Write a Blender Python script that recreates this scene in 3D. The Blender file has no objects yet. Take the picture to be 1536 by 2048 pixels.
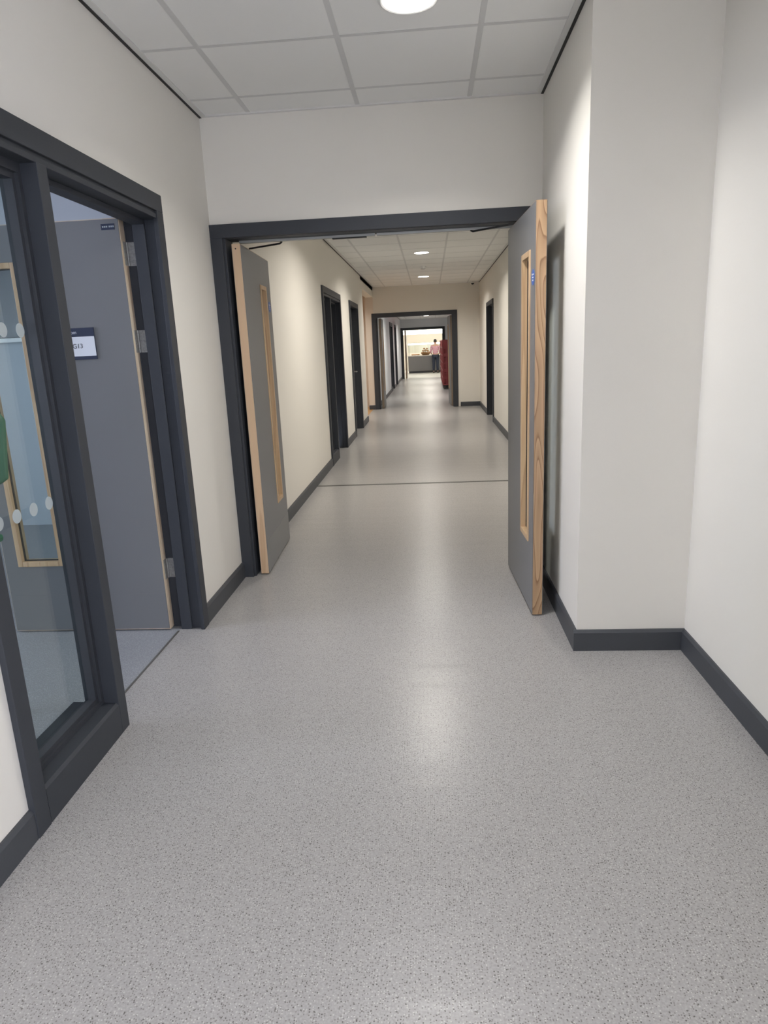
import bpy, bmesh, math, random
from mathutils import Vector, Matrix
random.seed(7)
S = bpy.context.scene
R90 = math.pi / 2
C = S.collection

# ------------------------------------------------------------------ camera
CAM_H = 1.4012
F_PX = 1347.58
cam_d = bpy.data.cameras.new('camera')
cam = bpy.data.objects.new('camera', cam_d); C.objects.link(cam)
cam_d.sensor_fit = 'VERTICAL'; cam_d.sensor_height = 24.0; cam_d.sensor_width = 18.0
cam_d.lens = 24.0 * F_PX / 2048.0
cam_d.clip_start = 0.05; cam_d.clip_end = 200
right = Vector((0.99686144, 0.06596684, -0.04376797))
fwd = Vector((-0.07455125, 0.96823696, -0.23866149))
up = Vector((0.02663402, 0.24117539, 0.970116))
mw = Matrix((right, up, -fwd)).transposed().to_4x4()
mw.translation = Vector((0, 0, CAM_H))
cam.matrix_world = mw
S.camera = cam

# ------------------------------------------------------------------ exposure and world
S.view_settings.view_transform = 'Standard'
S.view_settings.look = 'None'
S.view_settings.gamma = 1.0
S.view_settings.use_curve_mapping = False
S.view_settings.exposure = 0.25
LAMP_W = 29.5          # each downlight
LAMP_COL = (1.0, 0.945, 0.865)   # warmer lamps past the double doors
NEAR_COL = (1.0, 0.98, 0.945)   # cooler lamps on the camera's side
SKY_COL = (0.78, 0.825, 1.0)
SKY_STR = 14.0
w = bpy.data.worlds.new('sky'); S.world = w; w.use_nodes = True
bgn = w.node_tree.nodes['Background']
bgn.inputs[0].default_value = (*SKY_COL, 1); bgn.inputs[1].default_value = SKY_STR


def portal(name, loc, size_x, size_y, direction):
    """daylight portal in a real window opening: only guides the sky sampling"""
    l = bpy.data.lights.new(name, 'AREA'); l.shape = 'RECTANGLE'
    l.size = size_x; l.size_y = size_y; l.cycles.is_portal = True
    o = bpy.data.objects.new(name, l); C.objects.link(o)
    o.location = loc; o.rotation_euler = Vector(direction).to_track_quat('-Z', 'Y').to_euler()
    return o


# ------------------------------------------------------------------ key dimensions (metres, camera above 0,0)
XL = -1.236      # left corridor wall
WT = 0.16        # wall thickness
XLB = XL - WT
XP = 0.637       # pier face beside the doors
XR = 1.117       # right corridor wall
ZC = 2.67        # ceiling
Y1 = 4.054       # cross wall with the near double doors
YP = 2.925       # front of the pier
Y3 = 15.54       # second cross wall
Y4 = 29.60       # third cross wall
YB = -4.6        # wall behind the camera
ZC3 = 2.46       # lower ceiling beyond second cross wall


# ------------------------------------------------------------------ materials
def new_mat(name):
    m = bpy.data.materials.new(name); m.use_nodes = True
    nt = m.node_tree; b = nt.nodes['Principled BSDF']
    return m, nt, b


def plain(name, col, rough=0.5, metal=0.0, spec=0.5, bump=0.0, bscale=200.0, var=0.0):
    m, nt, b = new_mat(name)
    b.inputs['Base Color'].default_value = (*col, 1)
    b.inputs['Roughness'].default_value = rough
    b.inputs['Metallic'].default_value = metal
    b.inputs['Specular IOR Level'].default_value = spec
    tc = nt.nodes.new('ShaderNodeTexCoord')
    n = nt.nodes.new('ShaderNodeTexNoise'); n.inputs['Scale'].default_value = bscale
    n.inputs['Detail'].default_value = 3
    nt.links.new(tc.outputs['Object'], n.inputs['Vector'])
    if bump:
        bp = nt.nodes.new('ShaderNodeBump'); bp.inputs['Strength'].default_value = bump
        bp.inputs['Distance'].default_value = 0.002
        nt.links.new(n.outputs['Fac'], bp.inputs['Height'])
        nt.links.new(bp.outputs['Normal'], b.inputs['Normal'])
    if var:
        mx = nt.nodes.new('ShaderNodeMix'); mx.data_type = 'RGBA'
        mx.inputs['A'].default_value = (*[c * (1 - var) for c in col], 1)
        mx.inputs['B'].default_value = (*[min(1, c * (1 + var)) for c in col], 1)
        nt.links.new(n.outputs['Fac'], mx.inputs['Factor'])
        nt.links.new(mx.outputs['Result'], b.inputs['Base Color'])
    return m


def emis(name, col, strength):
    m, nt, b = new_mat(name)
    b.inputs['Base Color'].default_value = (*col, 1)
    b.inputs['Emission Color'].default_value = (*col, 1)
    b.inputs['Emission Strength'].default_value = strength
    return m


def wood(name, c1, c2, bands=9.0, sx=14.0, sz=1.1, contrast=0.5):
    m, nt, b = new_mat(name)
    L = nt.links.new
    tc = nt.nodes.new('ShaderNodeTexCoord')
    mp = nt.nodes.new('ShaderNodeMapping'); mp.inputs['Scale'].default_value = (sx, sx, sz)
    L(tc.outputs['Object'], mp.inputs['Vector'])
    n = nt.nodes.new('ShaderNodeTexNoise'); n.inputs['Scale'].default_value = 1.0
    n.inputs['Detail'].default_value = 1.0; n.inputs['Roughness'].default_value = 0.4
    L(mp.outputs['Vector'], n.inputs['Vector'])
    mu = nt.nodes.new('ShaderNodeMath'); mu.operation = 'MULTIPLY'; mu.inputs[1].default_value = bands
    L(n.outputs['Fac'], mu.inputs[0])
    fr = nt.nodes.new('ShaderNodeMath'); fr.operation = 'FRACT'; L(mu.outputs[0], fr.inputs[0])
    mp2 = nt.nodes.new('ShaderNodeMapping'); mp2.inputs['Scale'].default_value = (260, 260, 5)
    L(tc.outputs['Object'], mp2.inputs['Vector'])
    n2 = nt.nodes.new('ShaderNodeTexNoise'); n2.inputs['Scale'].default_value = 1.0
    L(mp2.outputs['Vector'], n2.inputs['Vector'])
    cr = nt.nodes.new('ShaderNodeValToRGB')
    e = cr.color_ramp.elements
    e[0].position = 0.0; e[0].color = (*c1, 1)
    e[1].position = 0.75; e[1].color = (*[c1[i] + (c2[i] - c1[i]) * contrast for i in range(3)], 1)
    e3 = e.new(0.93); e3.color = (*c2, 1)
    e4 = e.new(1.0); e4.color = (*c1, 1)
    L(fr.outputs[0], cr.inputs['Fac'])
    mx = nt.nodes.new('ShaderNodeMix'); mx.data_type = 'RGBA'; mx.blend_type = 'MULTIPLY'
    mx.inputs['Factor'].default_value = 0.35
    L(cr.outputs['Color'], mx.inputs['A']); L(n2.outputs['Color'], mx.inputs['B'])
    gm = nt.nodes.new('ShaderNodeMix'); gm.data_type = 'RGBA'; gm.blend_type = 'MIX'
    gm.inputs['Factor'].default_value = 0.6
    L(mx.outputs['Result'], gm.inputs['A']); L(cr.outputs['Color'], gm.inputs['B'])
    L(gm.outputs['Result'], b.inputs['Base Color'])
    b.inputs['Roughness'].default_value = 0.42
    return m


def glass(name, tint=(0.93, 0.97, 0.96), ior=1.5):
    m, nt, b = new_mat(name)
    nt.nodes.remove(b)
    out = nt.nodes['Material Output']
    t = nt.nodes.new('ShaderNodeBsdfTransparent'); t.inputs[0].default_value = (*tint, 1)
    g = nt.nodes.new('ShaderNodeBsdfGlossy'); g.inputs['Roughness'].default_value = 0.01
    # Schlick reflectance, the same from both sides of the thin pane
    lw = nt.nodes.new('ShaderNodeLayerWeight'); lw.inputs['Blend'].default_value = 0.5
    pw = nt.nodes.new('ShaderNodeMath'); pw.operation = 'POWER'; pw.inputs[1].default_value = 5.0
    nt.links.new(lw.outputs['Facing'], pw.inputs[0])
    f = nt.nodes.new('ShaderNodeMath'); f.operation = 'MULTIPLY_ADD'
    f.inputs[1].default_value = 0.96; f.inputs[2].default_value = 0.04
    nt.links.new(pw.outputs[0], f.inputs[0])
    mx = nt.nodes.new('ShaderNodeMixShader')
    nt.links.new(f.outputs[0], mx.inputs[0]); nt.links.new(t.outputs[0], mx.inputs[1])
    nt.links.new(g.outputs[0], mx.inputs[2]); nt.links.new(mx.outputs[0], out.inputs[0])
    return m


def vinyl(name, base, dark, light, rough=0.33, seed=0.0):
    m, nt, b = new_mat(name)
    L = nt.links.new
    tc = nt.nodes.new('ShaderNodeTexCoord')

    def flecks(scale, thr, pick, off):
        mp = nt.nodes.new('ShaderNodeMapping'); mp.inputs['Location'].default_value = (off, off * 2, 0)
        L(tc.outputs['Object'], mp.inputs['Vector'])
        v = nt.nodes.new('ShaderNodeTexVoronoi'); v.inputs['Scale'].default_value = scale
        v.voronoi_dimensions = '2D'; v.inputs['Randomness'].default_value = 1.0
        L(mp.outputs['Vector'], v.inputs['Vector'])
        lt = nt.nodes.new('ShaderNodeMath'); lt.operation = 'LESS_THAN'; lt.inputs[1].default_value = thr
        L(v.outputs['Distance'], lt.inputs[0])
        sp = nt.nodes.new('ShaderNodeSeparateColor'); L(v.outputs['Color'], sp.inputs[0])
        g = nt.nodes.new('ShaderNodeMath'); g.operation = 'GREATER_THAN'; g.inputs[1].default_value = pick
        L(sp.outputs[0], g.inputs[0])
        mm = nt.nodes.new('ShaderNodeMath'); mm.operation = 'MULTIPLY'
        L(lt.outputs[0], mm.inputs[0]); L(g.outputs[0], mm.inputs[1])
        return mm.outputs[0]
    n = nt.nodes.new('ShaderNodeTexNoise'); n.inputs['Scale'].default_value = 1.3; n.inputs['Detail'].default_value = 2
    L(tc.outputs['Object'], n.inputs['Vector'])
    cr = nt.nodes.new('ShaderNodeMix'); cr.data_type = 'RGBA'
    cr.inputs['A'].default_value = (*[c * 0.95 for c in base], 1); cr.inputs['B'].default_value = (*[c * 1.05 for c in base], 1)
    L(n.outputs['Fac'], cr.inputs['Factor'])
    last = cr.outputs['Result']
    nf = nt.nodes.new('ShaderNodeTexNoise'); nf.inputs['Scale'].default_value = 170; nf.inputs['Detail'].default_value = 2
    L(tc.outputs['Object'], nf.inputs['Vector'])
    mr = nt.nodes.new('ShaderNodeMapRange'); mr.inputs['From Min'].default_value = 0.3; mr.inputs['From Max'].default_value = 0.7
    mr.inputs['To Min'].default_value = 0.86; mr.inputs['To Max'].default_value = 1.12
    L(nf.outputs['Fac'], mr.inputs['Value'])
    mu = nt.nodes.new('ShaderNodeMix'); mu.data_type = 'RGBA'; mu.blend_type = 'MULTIPLY'; mu.inputs['Factor'].default_value = 1
    L(last, mu.inputs['A']); L(mr.outputs['Result'], mu.inputs['B']); last = mu.outputs['Result']
    for scale, thr, pick, off, col in ((170, 0.27, 0.68, 0.0, tuple(c * 1.9 for c in dark)), (105, 0.19, 0.84, 3.1, tuple(c * 1.2 for c in dark)), (150, 0.25, 0.78, 7.7, light)):
        f = flecks(scale, thr, pick, off + seed)
        mx = nt.nodes.new('ShaderNodeMix'); mx.data_type = 'RGBA'
        L(f, mx.inputs['Factor']); L(last, mx.inputs['A']); mx.inputs['B'].default_value = (*col, 1)
        last = mx.outputs['Result']
    L(last, b.inputs['Base Color'])
    # slow waviness of laid vinyl, and slightly uneven polish
    mp = nt.nodes.new('ShaderNodeMapping'); mp.inputs['Scale'].default_value = (0.30, 4.5, 1)
    L(tc.outputs['Object'], mp.inputs['Vector'])
    n2 = nt.nodes.new('ShaderNodeTexNoise'); n2.inputs['Scale'].default_value = 2.0; n2.inputs['Detail'].default_value = 2
    L(mp.outputs['Vector'], n2.inputs['Vector'])
    n3 = nt.nodes.new('ShaderNodeTexNoise'); n3.inputs['Scale'].default_value = 260
    L(tc.outputs['Object'], n3.inputs['Vector'])
    bp = nt.nodes.new('ShaderNodeBump'); bp.inputs['Strength'].default_value = 0.6; bp.inputs['Distance'].default_value = 0.004
    L(n2.outputs['Fac'], bp.inputs['Height'])
    bp2 = nt.nodes.new('ShaderNodeBump'); bp2.inputs['Strength'].default_value = 0.12; bp2.inputs['Distance'].default_value = 0.001
    L(n3.outputs['Fac'], bp2.inputs['Height']); L(bp.outputs['Normal'], bp2.inputs['Normal'])
    L(bp2.outputs['Normal'], b.inputs['Normal'])
    b.inputs['Roughness'].default_value = rough
    b.inputs['Specular IOR Level'].default_value = 0.22
    return m


M = {}
M['wall'] = plain('cream wall paint', (0.75, 0.722, 0.662), 0.75, bump=0.12, bscale=350)
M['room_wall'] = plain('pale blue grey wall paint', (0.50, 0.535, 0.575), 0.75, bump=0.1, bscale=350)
M['far_wall'] = plain('pale far corridor paint', (0.72, 0.74, 0.76), 0.75, bump=0.1, bscale=350)
M['lobby_wall'] = plain('warm cream wall paint', (0.66, 0.58, 0.50), 0.75)
M['frame'] = plain('anthracite satin paint', (0.042, 0.046, 0.054), 0.5, spec=0.28, bump=0.1, bscale=120, var=0.04)
M['skirting'] = plain('anthracite skirting paint', (0.056, 0.060, 0.068), 0.45, spec=0.35, bump=0.1, bscale=120, var=0.04)
M['bead'] = plain('anthracite bead paint', (0.04, 0.043, 0.05), 0.4)
M['black'] = plain('black rubber gasket', (0.012, 0.012, 0.013), 0.6)
M['leaf'] = plain('mid grey laminate', (0.172, 0.174, 0.178), 0.38, bump=0.06, bscale=300, var=0.02)
M['kick'] = plain('light grey laminate', (0.205, 0.207, 0.205), 0.4)
M['oak'] = wood('oak edge', (0.50, 0.33, 0.19), (0.24, 0.13, 0.065), bands=13, sx=11, sz=1.35, contrast=0.4)
M['ash'] = wood('pale ash edge', (0.68, 0.49, 0.32), (0.58, 0.39, 0.24), bands=5, sx=8, sz=0.5)
M['bead_wood'] = wood('pale beech bead', (0.66, 0.46, 0.27), (0.52, 0.33, 0.18), bands=4, sx=20, sz=0.8)
M['pale'] = wood('very pale maple edge', (0.72, 0.60, 0.46), (0.62, 0.48, 0.34), bands=4, sx=8, sz=0.6)
M['taupe'] = wood('grey brown edge', (0.30, 0.24, 0.18), (0.24, 0.18, 0.13), bands=4, sx=8, sz=0.6)  # darker grey-brown wood for the leaf edges of the middle doorway
M['tile'] = plain('mineral ceiling tile', (0.84, 0.84, 0.82), 0.9, bump=0.25, bscale=500, var=0.015)
M['tbar'] = plain('ceiling grid enamel', (0.64, 0.64, 0.63), 0.6)
M['trimwhite'] = plain('white angle trim', (0.70, 0.70, 0.68), 0.4)
M['steel'] = plain('brushed stainless steel', (0.55, 0.53, 0.50), 0.38, metal=1.0, bump=0.1, bscale=90)
M['steel_front'] = plain('satin steel front', (0.20, 0.20, 0.21), 0.4, metal=0.7, bump=0.05, bscale=60)
M['zinc'] = plain('worn zinc plate', (0.36, 0.355, 0.34), 0.5, metal=0.7, var=0.45, bscale=110)
M['silver'] = plain('satin aluminium', (0.36, 0.37, 0.36), 0.4, metal=0.6)
M['glass'] = glass('clear glass')
M['dot'] = plain('frosted film dot', (0.40, 0.45, 0.46), 0.6)
M['navy'] = plain('navy sign plastic', (0.02, 0.028, 0.06), 0.4)
M['signwhite'] = plain('white sign face', (0.70, 0.73, 0.78), 0.5)
M['ink'] = plain('dark grey ink', (0.05, 0.055, 0.07), 0.6)
M['white'] = plain('white plastic', (0.78, 0.78, 0.77), 0.4)
M['blue'] = plain('safety sign blue', (0.04, 0.12, 0.42), 0.4)
M['green'] = plain('green moulded plastic', (0.03, 0.16, 0.085), 0.5)
M['greywhite'] = plain('pale grey enamel tube', (0.58, 0.60, 0.60), 0.4)
M['screen'] = plain('dark screen', (0.03, 0.035, 0.045), 0.35)
M['red'] = plain('red crate plastic', (0.30, 0.05, 0.055), 0.45, var=0.1, bscale=6)
M['dolly'] = plain('black dolly plastic', (0.02, 0.02, 0.022), 0.5)
M['lens'] = emis('lit opal diffuser', (1.0, 0.97, 0.9), 14)
M['hallight'] = emis('lit light trough', (1.0, 0.97, 0.88), 4)
M['gantry'] = emis('lit heat lamp strip', (1.0, 0.95, 0.85), 6)
M['floor'] = vinyl('speckled grey safety vinyl', (0.342, 0.332, 0.325), (0.10, 0.095, 0.09), (0.47, 0.46, 0.44), 0.28)
M['roomfloor'] = vinyl('plain blue grey vinyl', (0.27, 0.28, 0.30), (0.22, 0.23, 0.24), (0.33, 0.34, 0.36), 0.4)
M['strip'] = plain('dark grey joint strip', (0.10, 0.098, 0.09), 0.5)
M['plank'] = wood('honey wood floor', (0.55, 0.33, 0.14), (0.42, 0.24, 0.10), bands=6, sx=2, sz=1)
M['skin'] = plain('skin', (0.50, 0.30, 0.22), 0.5)
M['hair'] = plain('short dark hair', (0.03, 0.022, 0.018), 0.7)
M['jeans'] = plain('dark navy trousers', (0.018, 0.024, 0.045), 0.8)
M['shoe'] = plain('black shoe', (0.015, 0.015, 0.016), 0.5)
M['bread'] = plain('golden brown crust', (0.42, 0.20, 0.06), 0.6, var=0.3, bscale=30)
M['wicker'] = plain('brown wicker', (0.25, 0.13, 0.05), 0.7, bump=0.6, bscale=80, var=0.3)


def shirt_mat():
    m, nt, b = new_mat('pink check cotton')
    L = nt.links.new
    tc = nt.nodes.new('ShaderNodeTexCoord')
    ch = nt.nodes.new('ShaderNodeTexChecker'); ch.inputs['Scale'].default_value = 22
    ch.inputs['Color1'].default_value = (0.50, 0.19, 0.25, 1); ch.inputs['Color2'].default_value = (0.56, 0.40, 0.45, 1)
    L(tc.outputs['Object'], ch.inputs['Vector']); L(ch.outputs['Color'], b.inputs['Base Color'])
    b.inputs['Roughness'].default_value = 0.85
    return m


M['shirt'] = shirt_mat()


# ------------------------------------------------------------------ helpers
class MB:
    def __init__(self): self.bm = bmesh.new()

    def box(self, x0, x1, y0, y1, z0, z1):
        if x0 > x1: x0, x1 = x1, x0
        if y0 > y1: y0, y1 = y1, y0
        if z0 > z1: z0, z1 = z1, z0
        v = [self.bm.verts.new(p) for p in ((x0, y0, z0), (x1, y0, z0), (x1, y1, z0), (x0, y1, z0), (x0, y0, z1), (x1, y0, z1), (x1, y1, z1), (x0, y1, z1))]
        for f in ((0, 3, 2, 1), (4, 5, 6, 7), (0, 1, 5, 4), (1, 2, 6, 5), (2, 3, 7, 6), (3, 0, 4, 7)):
            self.bm.faces.new([v[i] for i in f])
        return self

    def prism(self, pts, ax, a0, a1):
        """extrude closed 2-D outline along axis ax ('x','y','z')"""
        def P(p, a):
            return {'x': (a, p[0], p[1]), 'y': (p[0], a, p[1]), 'z': (p[0], p[1], a)}[ax]
        A = [self.bm.verts.new(P(p, a0)) for p in pts]; B = [self.bm.verts.new(P(p, a1)) for p in pts]
        n = len(pts)
        self.bm.faces.new(A); self.bm.faces.new(B[::-1])
        for i in range(n): self.bm.faces.new((A[i], B[i], B[(i + 1) % n], A[(i + 1) % n]))
        return self

    def lathe(self, prof, c, n=40, ax='z'):
        rings = []
        for r, h in prof:
            ring = []
            for k in range(n):
                a = 2 * math.pi * k / n; u, v_ = r * math.cos(a), r * math.sin(a)
                p = {'z': (u, v_, h), 'x': (h, u, v_), 'y': (u, h, v_)}[ax]
                ring.append(self.bm.verts.new((c[0] + p[0], c[1] + p[1], c[2] + p[2])))
            rings.append(ring)
        for a, b in zip(rings, rings[1:]):
            for k in range(n): self.bm.faces.new((a[k], a[(k + 1) % n], b[(k + 1) % n], b[k]))
        self.bm.faces.new(rings[0][::-1]); self.bm.faces.new(rings[-1])
        return self

    def tube(self, pts, r, n=12):
        pts = [Vector(p) for p in pts]; rings = []
        for i, p in enumerate(pts):
            d = (pts[min(i + 1, len(pts) - 1)] - pts[max(i - 1, 0)]).normalized()
            a = d.orthogonal().normalized() if i == 0 else (a - d * a.dot(d)).normalized()
            b = d.cross(a)
            rings.append([self.bm.verts.new(p + (a * math.cos(2 * math.pi * k / n) + b * math.sin(2 * math.pi * k / n)) * r) for k in range(n)])
        for A, B in zip(rings, rings[1:]):
            for k in range(n): self.bm.faces.new((A[k], A[(k + 1) % n], B[(k + 1) % n], B[k]))
        self.bm.faces.new(rings[0][::-1]); self.bm.faces.new(rings[-1])
        return self

    def ball(self, c, r, sx=1, sy=1, sz=1, seg=16):
        bmesh.ops.create_uvsphere(self.bm, u_segments=seg, v_segments=seg // 2, radius=r,
                                  matrix=Matrix.Translation(c) @ Matrix.Diagonal((sx, sy, sz, 1)))
        return self

    def frame_yz(self, x0, x1, y0, y1, z0, z1, hy0, hy1, hz0, hz1):
        """plate in x0..x1 spanning y,z with a rectangular hole"""
        self.box(x0, x1, y0, hy0, z0, z1); self.box(x0, x1, hy1, y1, z0, z1)
        self.box(x0, x1, hy0, hy1, z0, hz0); self.box(x0, x1, hy0, hy1, hz1, z1)
        return self

    def frame_xz(self, y0, y1, x0, x1, z0, z1, hx0, hx1, hz0, hz1):
        self.box(x0, hx0, y0, y1, z0, z1); self.box(hx1, x1, y0, y1, z0, z1)
        self.box(hx0, hx1, y0, y1, z0, hz0); self.box(hx0, hx1, y0, y1, hz1, z1)
        return self

    def build(self, name, mat, parent=None, bevel=0.0, smooth=False, label=None):
        bmesh.ops.recalc_face_normals(self.bm, faces=self.bm.faces)
        me = bpy.data.meshes.new(name); self.bm.to_mesh(me); self.bm.free()
        me.materials.append(mat)
        if smooth:
            for p in me.polygons: p.use_smooth = True
        o = bpy.data.objects.new(name, me); C.objects.link(o)
        if parent is not None: o.parent = parent
        if bevel:
            b = o.modifiers.new('bevel', 'BEVEL'); b.width = bevel; b.segments = 2; b.limit_method = 'ANGLE'
        if label: o['label'] = label
        return o


def tag(o, label=None, cat=None, group=None, kind=None):
    if label: o['label'] = label
    if cat: o['category'] = cat
    if group: o['group'] = group
    if kind: o['kind'] = kind
    return o


def thing(name, loc=(0, 0, 0), rz=0.0, **k):
    o = bpy.data.objects.new(name, None); C.objects.link(o)
    o.empty_display_size = 0.1
    o.location = loc; o.rotation_euler = (0, 0, rz)
    return tag(o, **k)


def struct(name, mb, mat, label, cat, parent=None, bevel=0.0):
    o = mb.build(name, mat, parent, bevel)
    return tag(o, label, cat, kind='structure')


def copy_tree(o, parent=None):
    c = o.copy(); C.objects.link(c)
    if parent is not None: c.parent = parent
    for ch in list(o.children): copy_tree(ch, c)
    return c


def text_mesh(name, body, size, mat, parent, loc, rot, ex=0.0004, align='CENTER', sx=1.0):
    cu = bpy.data.curves.new(name, 'FONT'); cu.body = body; cu.size = size; cu.extrude = ex
    cu.align_x = align; cu.align_y = 'CENTER'
    t = bpy.data.objects.new(name, cu); C.objects.link(t)
    dg = bpy.context.evaluated_depsgraph_get(); dg.update()
    me = bpy.data.meshes.new_from_object(t.evaluated_get(dg))
    bpy.data.objects.remove(t)
    me.materials.clear(); me.materials.append(mat)
    o = bpy.data.objects.new(name, me); C.objects.link(o)
    o.parent = parent; o.location = loc; o.rotation_euler = rot; o.scale = (sx, 1, 1)
    return o



# ================================================================== STRUCTURE
# ---- floors
struct('floor', MB().box(XL - 0.115, XR + 0.1, YB, Y4 + 0.2, -0.1, 0.0), M['floor'],
       'speckled light grey vinyl corridor floor', 'floor')
struct('floor', MB().box(-6.1, XL - 0.115, 0.2, 5.7, -0.1, 0.0), M['roomfloor'],
       'plain blue grey floor of the side room on the left', 'floor')
struct('floor', MB().box(-6, 6, Y4 + 0.2, 40, -0.1, 0.0),
       vinyl('pale hall vinyl', (0.55, 0.54, 0.50), (0.45, 0.44, 0.42), (0.62, 0.61, 0.58), 0.3),
       'pale floor of the servery hall at the far end', 'floor')

# ---- left wall of the corridor with its openings
# each opening: y0, y1, head height
DHEAD = 2.075


def wall_run(mb, x0, x1, y0, y1, z1, openings):
    y = y0
    for a, b, h in openings:
        mb.box(x0, x1, y, a, 0, z1)
        mb.box(x0, x1, a, b, h, z1)
        y = b
    if y1 - y > 0.001: mb.box(x0, x1, y, y1, 0, z1)
    return mb


S1, S2, S3 = 0.0, 6.42, 19.80          # offsets of the three glazed screen sets
OPEN1 = (1.690, 3.272)
struct('wall_left', wall_run(MB(), XLB, XL, YB, 15.54, 2.85, [
    (OPEN1[0], OPEN1[1], DHEAD), (OPEN1[0] + S2, OPEN1[1] + S2, DHEAD), (10.88, 11.98, DHEAD), (13.12, 15.54, 2.46)]),
    M['wall'], 'cream painted left wall of the near corridors', 'wall')
struct('wall_left', wall_run(MB(), XLB, XL, 15.70, Y4, 2.85, [
    (OPEN1[0] + S3, OPEN1[1] + S3, DHEAD), (24.42, 25.42, DHEAD)]),
    M['far_wall'], 'pale left wall of the far corridor', 'wall')

# ---- right side: recess wall, pier, wall beyond
struct('wall_right', MB().box(XR, XR + 0.16, YB, -3.3, 0, 2.85).box(XR, XR + 0.16, -0.9, Y1 + 0.15, 0, 2.85).box(XR, XR + 0.16, -3.3, -0.9, 0, 0.5).box(XR, XR + 0.16, -3.3, -0.9, 2.3, 2.85), M['wall'],
       'white painted right wall nearest the camera', 'wall')
struct('wall_pier', MB().box(XP, XR, YP, Y1, 0, 2.85), M['wall'],
       'square cream pier projecting from the right wall', 'wall')
struct('wall_right', wall_run(MB(), XR - 0.01, XR + 0.16, Y1 + 0.15, Y3, 2.85, [(12.25, 13.46, DHEAD)]), M['wall'],
       'cream right wall beyond the near double doors', 'wall')
struct('wall_right', MB().box(XR - 0.01, XR + 0.16, Y3 + 0.16, Y4, 0, 2.85), M['far_wall'],
       'pale right wall of the far corridor', 'wall')

# ---- cross walls with double door openings
OX0, OX1, OHD = -1.185, 0.592, 2.07


def cross_wall(y0, y1, xr, label, mat, dx=0.0):
    m = MB()
    m.box(XL, OX0 + dx, y0, y1, 0, 2.85) if dx > -0.04 else None
    m.box(OX1 + dx, xr, y0, y1, 0, 2.85); m.box(OX0 + dx, OX1 + dx, y0, y1, OHD, 2.85)
    return struct('wall_cross', m, mat, label, 'wall')


DX3 = -0.034
cross_wall(Y1, Y1 + 0.15, XR, 'cream cross wall around the near double doors', M['wall'])
cw = cross_wall(Y3, Y3 + 0.16, XR - 0.01, 'cream cross wall around the middle double doorway', M['wall'], DX3)
cross_wall(Y4, Y4 + 0.16, XR - 0.01, 'pale cross wall around the farthest doorway', M['far_wall'])

# ---- wall behind the camera, with a glazed opening that lets daylight in
struct('wall_back', MB().box(XLB, XR + 0.16, YB - 0.16, YB, 0, 2.85), M['wall'], 'plain wall behind the camera', 'wall')
wf = MB().frame_yz(XR + 0.06, XR + 0.12, -3.3, -0.9, 0.5, 2.3, -3.24, -0.96, 0.56, 2.24).box(XR + 0.06, XR + 0.12, -2.13, -2.07, 0.56, 2.24)
struct('window_1', wf, M['frame'], 'anthracite glazing frame in the right wall behind the camera', 'window')
portal('daylight_portal', (XR + 0.02, -2.1, 1.4), 1.8, 2.4, (-1, 0, 0)).rotation_euler = (R90, 0, R90)

# ---- ceilings
GX = [-0.955, -0.355, 0.245, 0.845]


def ceiling(name, x0, x1, y0, y1, z, ys, label, xs=GX, edge_dark=True, grid=True):
    root = struct(name, MB().box(x0, x1, y0, y1, z + 0.0015, z + 0.03), M['tile'], label, 'ceiling')
    g = MB(); hw = 0.012
    xs = [x for x in xs if x0 + 0.1 < x < x1 - 0.05]
    for x in xs: g.box(x - hw, x + hw, y0, y1, z, z + 0.006)
    y = ys
    while y > y0 + 0.05:
        cuts = [x0] + xs + [x1]
        for a, b in zip(cuts, cuts[1:]):
            g.box(a + (hw if a != x0 else 0), b - (hw if b != x1 else 0), y - hw, y + hw, z + 0.0005, z + 0.006)
        y -= 0.6
    g.build('ceiling_grid', M['tbar'], root, label='flat grey ceiling grid bars')
    # perimeter: dark shadow gap against the wall, then a white angle
    d = MB(); d.box(x0, x0 + 0.014, y0, y1, z - 0.006, z + 0.004); d.box(x1 - 0.014, x1, y0, y1, z - 0.006, z + 0.004)
    d.build('shadow_gap', M['black'], root, label='dark shadow gap along the walls')
    e = MB(); e.box(x0 + 0.014, x0 + 0.040, y0, y1, z - 0.004, z + 0.004); e.box(x1 - 0.040, x1 - 0.014, y0, y1, z - 0.004, z + 0.004)
    if y1 != YP: e.box(x0 + 0.04, x1 - 0.04, y1 - 0.022, y1, z - 0.004, z + 0.004)
    if y0 != YP: e.box(x0 + 0.04, x1 - 0.04, y0, y0 + 0.022, z - 0.004, z + 0.004)
    e.build('edge_trim', M['trimwhite'], root, label='white perimeter angle')
    return root


# near ceiling: narrow beside the pier, wider in front of it
ceiling('ceiling', XL, XP, YP, Y1, ZC, 3.803, 'tiled ceiling in front of the near double doors')
ceiling('ceiling', XL, XR, YB, YP, ZC, 2.603, 'tiled ceiling above the camera')
ceiling('ceiling', XL, XR - 0.01, Y1 + 0.15, Y3, ZC, 15.2, 'tiled ceiling beyond the near double doors')
ceiling('ceiling', XL, XR - 0.01, Y3 + 0.16, Y4, ZC3, 29.2, 'lower tiled ceiling of the far corridor')

# ---- skirting boards
SK = 0.10; ST = 0.016


def skirt_y(x, s, y0, y1):           # board on a wall of constant x, s = +1 when it faces +x
    pts = [(x, 0), (x + s * ST, 0), (x + s * ST, SK - 0.012), (x + s * (ST - 0.008), SK), (x, SK)]
    return MB().prism(pts, 'y', y0, y1)


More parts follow.
